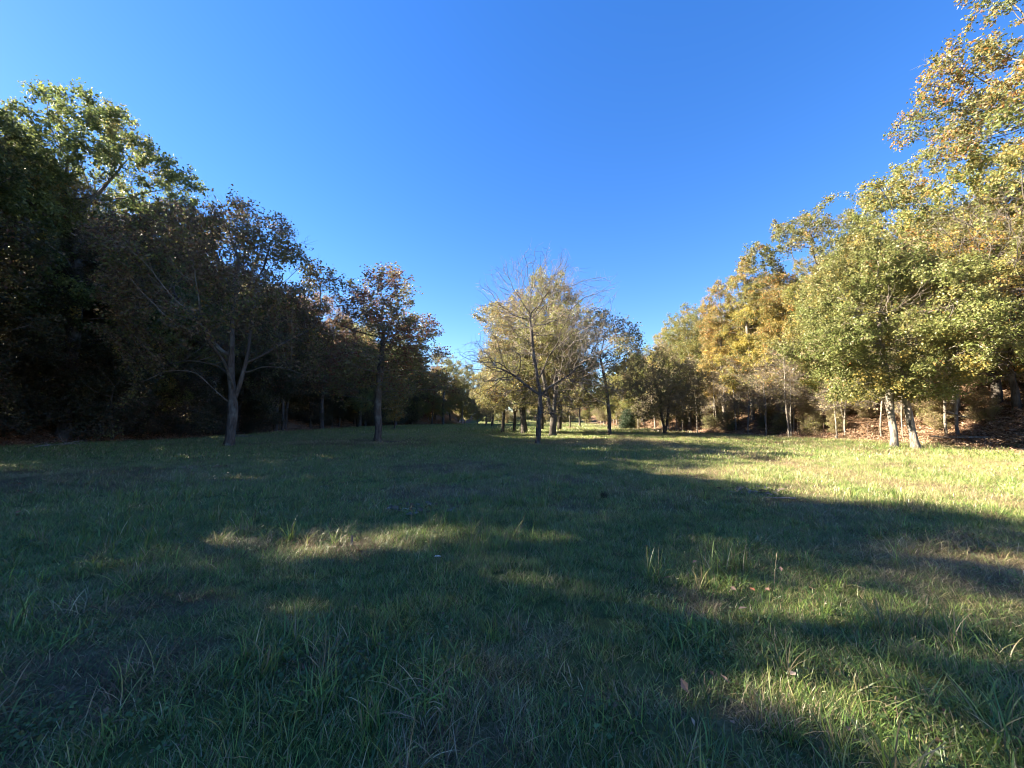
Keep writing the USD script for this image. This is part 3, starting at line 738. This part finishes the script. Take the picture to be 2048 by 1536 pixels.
weed_pal = [(4, (0.075, 0.125, 0.035)), (3, (0.11, 0.16, 0.045)), (1, (0.14, 0.09, 0.05))]
sets[('w', 0)] = list(range(len(protos), len(protos) + 4))
protos += [rosette(rg, 70, 0.15, 0.021, weed_pal) for _ in range(4)]
for k in (1, 2, 3):
    sets[('w', k)] = sets[('w', 0)]
PX, PI, PS = [], [], []
rp = R(41)
for zone, y0, y1, dens in (('a', 1.15, 7.0, 110), ('b', 6.6, 16, 42), ('c', 15.5, 42, 13), ('d', 41, 128, 3.2), ('t', 1.2, 14, 4.0), ('u', 1.2, 11, 11), ('w', 2.0, 9, 10)):
    x, y = fan(rp, y0, y1, dens)
    s = straw_share(x, y)
    u = s + rp.normal(0, 0.24, len(x))
    t = np.where(u > 0.62, 2, np.where(u > 0.3, 1, 0))
    thatchy = fbm(np.stack([x, y, 0 * x], -1) * 0.7, 2, 63) + rp.normal(0, 0.05, len(x)) > np.interp(x, [-2, 9], [0.40, 0.66])
    t = np.where((t == 2) & thatchy, 3, t)                                      # brown thatch rather than pale straw
    if zone in 'tuw':
        t = np.minimum(t, 2)
        keep = fbm(np.stack([x, y, 0 * x], -1) * 1.1, 2, 61) > {'t': 0.47, 'u': 0.5, 'w': 0.52}[zone]
        x, y, t = x[keep], y[keep], t[keep]
    ids = np.array([sets[(zone, k)][rp.integers(len(sets[(zone, k)]))] for k in t])
    PX.append(np.stack([x, y, ground(x, y) - 0.004], 1)); PI.append(ids)
    PS.append((rp.uniform(0.6, 1.5, len(x)) if zone in 'cd' else rp.uniform(0.75, 1.3, len(x))) * (0.8 + 0.5 * fbm(np.stack([x, y, 0 * x], -1) * 0.9, 2, 62)))
scatter('grass', protos, GRASS, np.vstack(PX), np.concatenate(PI), np.concatenate(PS), 'short tufted green grass with dry straw covering the field', 'grass', 42, tilt=0.06)


# fallen leaves: thick on the banks, thin over the field near the trees
def leaf_pile(rng, n, radius, size, palette):
    a, r = rng.uniform(0, 2 * np.pi, n), radius * np.sqrt(rng.random(n))
    at = np.stack([r * np.cos(a), r * np.sin(a), rng.uniform(0.005, 0.06, n)], 1)
    v, f, c = leaves(rng, at, size, palette, up=2.2, droop=0, patch=0.0)
    v[:, 2] = np.maximum(v[:, 2], 0.004)
    return v, f, c


litter_pal = [(4, (0.25, 0.165, 0.105)), (3, (0.34, 0.245, 0.165)), (2, (0.12, 0.072, 0.045)), (1.5, (0.40, 0.31, 0.22)), (0.7, (0.28, 0.135, 0.06))]
lp = [leaf_pile(rg, 110, 0.5, 0.088, litter_pal) for _ in range(6)] + [leaf_pile(rg, 6, 0.5, 0.065, litter_pal) for _ in range(4)]
n = 15000
y = 14 + 100 * rp.random(n) ** 1.8
side = rp.random(n) < 0.66
x = np.where(side, right_edge(y) - 1.5 + 16 * rp.random(n) ** 1.3, left_edge(y) + 1.5 - 9 * rp.random(n))
keep = litter_share(x, y) > rp.random(n)
x1, y1 = x[keep], y[keep]
i1 = rp.integers(0, 6, len(x1))
x2, y2 = fan(rp, 2, 50, 1.8)
q = np.exp(-np.minimum(right_edge(y2) - x2, x2 - left_edge(y2)) / 5) + 0.05
for bx, by in (G(457, 893), G(755, 884), G(1073, 886), G(1105, 873), G(1330, 870)):
    q += 0.6 * np.exp(-np.hypot(x2 - bx, y2 - by) / 3)
k = rp.random(len(x2)) < q
x2, y2 = x2[k], y2[k]
i2 = rp.integers(6, 10, len(x2))
xx, yy = np.concatenate([x1, x2]), np.concatenate([y1, y2])
scatter('fallen_leaves', lp, LITTER, np.stack([xx, yy, ground(xx, yy) + np.where(np.arange(len(xx)) < len(x1), 0, 0.05)], 1), np.concatenate([i1, i2]), rp.uniform(0.8, 1.3, len(xx)), 'brown fallen leaves lying on the banks and thinly over the field', 'fallen leaves', 43, tilt=0.1)


# ------------------------------------------------------------------ small things lying and standing in the field
def stick(rng, length, r, bend=0.25, twigs=4, seg=8, rise=0.0):
    """A crooked piece of wood lying along +x, with a few stubs."""
    t = np.linspace(0, 1, seg + 1)
    p = np.stack([t * length, np.cumsum(rng.normal(0, bend * length / seg, seg + 1)), r * 0.7 + rise * length * t + np.abs(np.cumsum(rng.normal(0, bend * 0.25 * length / seg, seg + 1)))], 1)
    rad = r * (1 - 0.7 * t)
    V_, N_, F_, at = [], [], [], 0
    for k in range(twigs + 1):
        if k:
            i = rng.integers(2, seg)
            d = unit(np.array([rng.uniform(0.2, 1), rng.choice([-1, 1]) * rng.uniform(0.5, 1), rng.uniform(-0.1, 0.5)]))
            tt = np.linspace(0, 1, 5)[:, None] * length * rng.uniform(0.15, 0.4)
            q = p[i] + d * tt + np.array([0.4, 0, 0.2]) * tt ** 2 / length
            q[:, 2] = np.maximum(q[:, 2], rad[i] * 0.4)
            v, n, f = tube(q, rad[i] * 0.6 * np.linspace(1, 0.35, 5), 5)
        else:
            v, n, f = tube(p, rad, 7)
        V_.append(v); N_.append(n); F_.append(f + at); at += len(v)
    return np.vstack(V_), np.vstack(F_), np.vstack(N_)


def drop(name, mesh, mat, xy, rot, label, category, lift=0.0, group=None, kind=None, col=None, tilt=0.0):
    v, f = mesh[0], mesh[1]
    path = '/World/' + numbered(name)
    m = put_mesh(path, v, f, mat, mesh[2] if len(mesh) > 2 and col is None else None, col=col)
    m.AddTranslateOp().Set(Gf.Vec3d(float(xy[0]), float(xy[1]), float(ground(*xy)) + lift))
    m.AddRotateZOp().Set(float(rot))
    if tilt:
        m.AddRotateYOp().Set(float(tilt))
    return tag(m, label, category, group, kind)


rs = R(70)
drop('fallen_branch', stick(rs, 2.6, 0.07, 0.3, 5), PALE, (26.5, 21.5), 160, 'pale crooked branch lying on the leaf litter right of the amber trees', 'branch', 0.03)
drop('fallen_branch', stick(rs, 3.4, 0.06, 0.25, 6, rise=0.12), PALE, (29.0, 24.0), 200, 'long bleached limb leaning down the bank below the leaning oak', 'branch', 0.03)
drop('fallen_branch', stick(rs, 1.9, 0.05, 0.3, 4), PALE, (27.4, 19.8), 20, 'short pale branch at the right margin of the leaf litter', 'branch', 0.03)
drop('fallen_log', stick(rs, 2.3, 0.10, 0.1, 2), PALE, (-24.8, 34.5), 8, 'pale log lying at the edge of the shaded wood behind the broad oak', 'log', 0.02)
drop('fallen_branch', stick(rs, 3.2, 0.07, 0.3, 6), PALE, (-25.2, 20.5), 100, 'grey branch lying at the foot of the shaded wood, near the left margin', 'branch', 0.03)
drop('fallen_branch', stick(rs, 2.4, 0.06, 0.3, 5), BARK, (-9.0, 27.2), 15, 'thin branch lying beside the slender russet oak', 'branch', 0.02)
g0 = G(1590, 1003)
drop('bark_slab', (lambda m: (np.array(m[0]) * [1, 1, 0.5], m[1], m[2]))(stick(rs, 0.55, 0.05, 0.06, 0, 6)), PALE, g0, 175, 'short pale slab of wood lying at the edge of the shadow', 'wood', 0.05)
# dry stalks and stubs
for i, (px, py, h, lab) in enumerate(((822, 1068, 0.34, 'tan dry stalk standing behind the sunlit grass tuft'), (655, 1075, 0.24, 'thin straw-pale stalk left of the sunlit grass'), (1040, 906, 0.55, 'left one of two dry stalks before the leafless tree'), (1057, 908, 0.5, 'right one of two dry stalks before the leafless tree'), (858, 932, 0.5, 'leaning dry stalk at the worn patch'), (1548, 1170, 0.3, 'pale bent stalk at the back of the right sunlit patch'), (1795, 1445, 0.16, 'short straw stalk in the near sunlit patch'))):
    t = np.linspace(0, 1, 7)[:, None]
    p = np.hstack([t * 0.02 + 0.10 * h * t ** 2 * (1 if i % 2 else -1), 0.05 * h * t ** 2, h * t])
    v, n, f = tube(p, np.linspace(0.0035, 0.0012, 7), 5)
    hv, hn, hf = tube(p[-1] + np.hstack([t * 0.01, t * 0, t * 0.08 * h * 2]), np.array([0.001, 0.004, 0.005, 0.005, 0.004, 0.003, 0.001]), 5)
    V_ = np.vstack([v, hv])
    drop('dry_stalk', (V_, np.vstack([f, hf + len(v)])), LITTER, G(px, py), 0, lab, 'stalk', -0.01, col=np.tile([[0.36, 0.28, 0.16]], (len(V_), 1)))
g0 = G(703, 1092)
v, n, f = tube(np.array([[0, 0, 0], [0.003, 0, 0.06], [0, 0, 0.125]]), np.array([0.016, 0.015, 0.013]), 8)
drop('stub', (v, f, n), TWIG, g0, 0, 'short cut stub standing beside the dry tuft in the sun streak', 'stub', 0.0)
# worn spots of weathered leaves
grey_pal = [(3, (0.17, 0.145, 0.115)), (2, (0.25, 0.22, 0.18)), (2, (0.10, 0.08, 0.06))]
for (px, py), n, r, lab in (((845, 1022), 110, 0.42, 'flat patch of weathered grey leaves in the shaded grass'), ((1510, 986), 90, 0.5, 'brown and grey leaf patch at the edge of the shadow'), ((410, 935), 60, 0.5, 'dark leaf patch before the broad oak')):
    v, f, c = leaf_pile(rs, n, r, 0.10, grey_pal if px != 410 else litter_pal)
    v = v * [1.5, 1, 1]
    drop('leaf_patch', (v, f), LITTER, G(px, py), 0, lab, 'leaves', 0.012, kind='stuff', col=c)
# a dark dried weed
wv, wf, wc = blades(rs, 60, 0.07, 0.17, 0.012, 3, 0.6, [(3, (0.035, 0.026, 0.020)), (1, (0.07, 0.05, 0.035))])
drop('dried_weed', (wv, wf), LITTER, G(1208, 996), 0, 'small blackened dried weed standing in the shaded grass', 'weed', 0.0, col=wc)
# a white flower head
fv, ff, fc = [], [], []
for k in range(14):
    a, rr = k * 2.399, 0.024 * math.sqrt(k / 14)
    m = np.array([[0, 0, 0], [0.008, 0.006, 0.003], [0.016, 0, 0.001], [0.008, -0.006, 0.003]])
    c_, s_ = math.cos(a), math.sin(a)
    fv.append(m @ np.array([[c_, s_, 0], [-s_, c_, 0], [0, 0, 1]]) + [rr * c_, rr * s_, 0.10 + 0.006 * (1 - k / 14)])
    ff += [[4 * k, 4 * k + 1, 4 * k + 2], [4 * k, 4 * k + 2, 4 * k + 3]]
p = UsdGeom.Xform.Define(stage, '/World/white_flower')
g0 = G(875, 1130)
p.AddTranslateOp().Set(Gf.Vec3d(float(g0[0]), float(g0[1]), float(ground(*g0))))
tag(p, 'single white flower head low in the shaded grass', 'flower')
put_mesh('/World/white_flower/petals', np.vstack(fv), np.array(ff), LITTER, col=np.tile([[0.75, 0.75, 0.72]], (len(fv) * 4, 1)))
v, n, f = tube(np.array([[0, 0, -0.01], [0.004, 0, 0.05], [0, 0, 0.102]]), np.array([0.002, 0.002, 0.0016]), 5)
put_mesh('/World/white_flower/stem', v, f, GRASS, n, col=np.tile([[0.08, 0.12, 0.03]], (len(v), 1)))

# steel fence posts along the foot of the right bank
for i, (px, Yp, lab) in enumerate(((1590, 33.0, 'leftmost thin rusty steel fence post at the foot of the right bank'), (1643, 30.4, 'second rusty steel fence post from the left along the right bank'), (1681, 28.9, 'third rusty steel fence post, before the open leaf litter'), (1730, 27.0, 'rusty steel fence post nearest the amber pair, on their left'), (1905, 21.8, 'rusty steel fence post right of the amber pair'))):
    x = (px - 1024) / FPX * Yp
    p = UsdGeom.Xform.Define(stage, '/World/' + numbered('fence_post'))
    p.AddTranslateOp().Set(Gf.Vec3d(x, Yp, float(ground(x, Yp)) - 0.1))
    p.AddRotateZOp().Set(float(rs.uniform(-15, 15))); p.AddRotateYOp().Set(float(rs.uniform(-4, 4)))
    tag(p, lab, 'fence post', 'steel fence posts along the right bank')
    w, h = 0.035, 1.35
    prof = np.array([(-w / 2, 0), (w / 2, 0), (w / 2, .006), (.004, .006), (.004, .032), (-.004, .032), (-.004, .006), (-w / 2, .006)])
    v = np.vstack([np.hstack([prof, np.full((8, 1), z)]) for z in (0, h)])
    f = np.array([[k, (k + 1) % 8, (k + 1) % 8 + 8, k + 8] for k in range(8)] + [[8, 9, 10, 15], [11, 12, 13, 14]])
    pp = str(p.GetPath())
    put_mesh(pp + '/tee_bar', v, f, RUST)
    sv, sf = [], []
    for k in range(20):
        z = 0.3 + k * 0.05
        b = np.array([[-.008, -.006, z], [.008, -.006, z], [.008, -.0005, z], [-.008, -.0005, z]])
        sv.append(np.vstack([b, b + [0, 0, .012]]))
        sf += [[8 * k + a for a in q] for q in ([0, 1, 5, 4], [1, 2, 6, 5], [2, 3, 7, 6], [3, 0, 4, 7], [4, 5, 6, 7], [3, 2, 1, 0])]
    tag(put_mesh(pp + '/studs', np.vstack(sv), np.array(sf), RUST), kind='stuff')
tree('bare_walnut', (29.8, 22.6), 13.5, 200, 'dead leafless tree with bleached limbs standing among the green on the right bank')
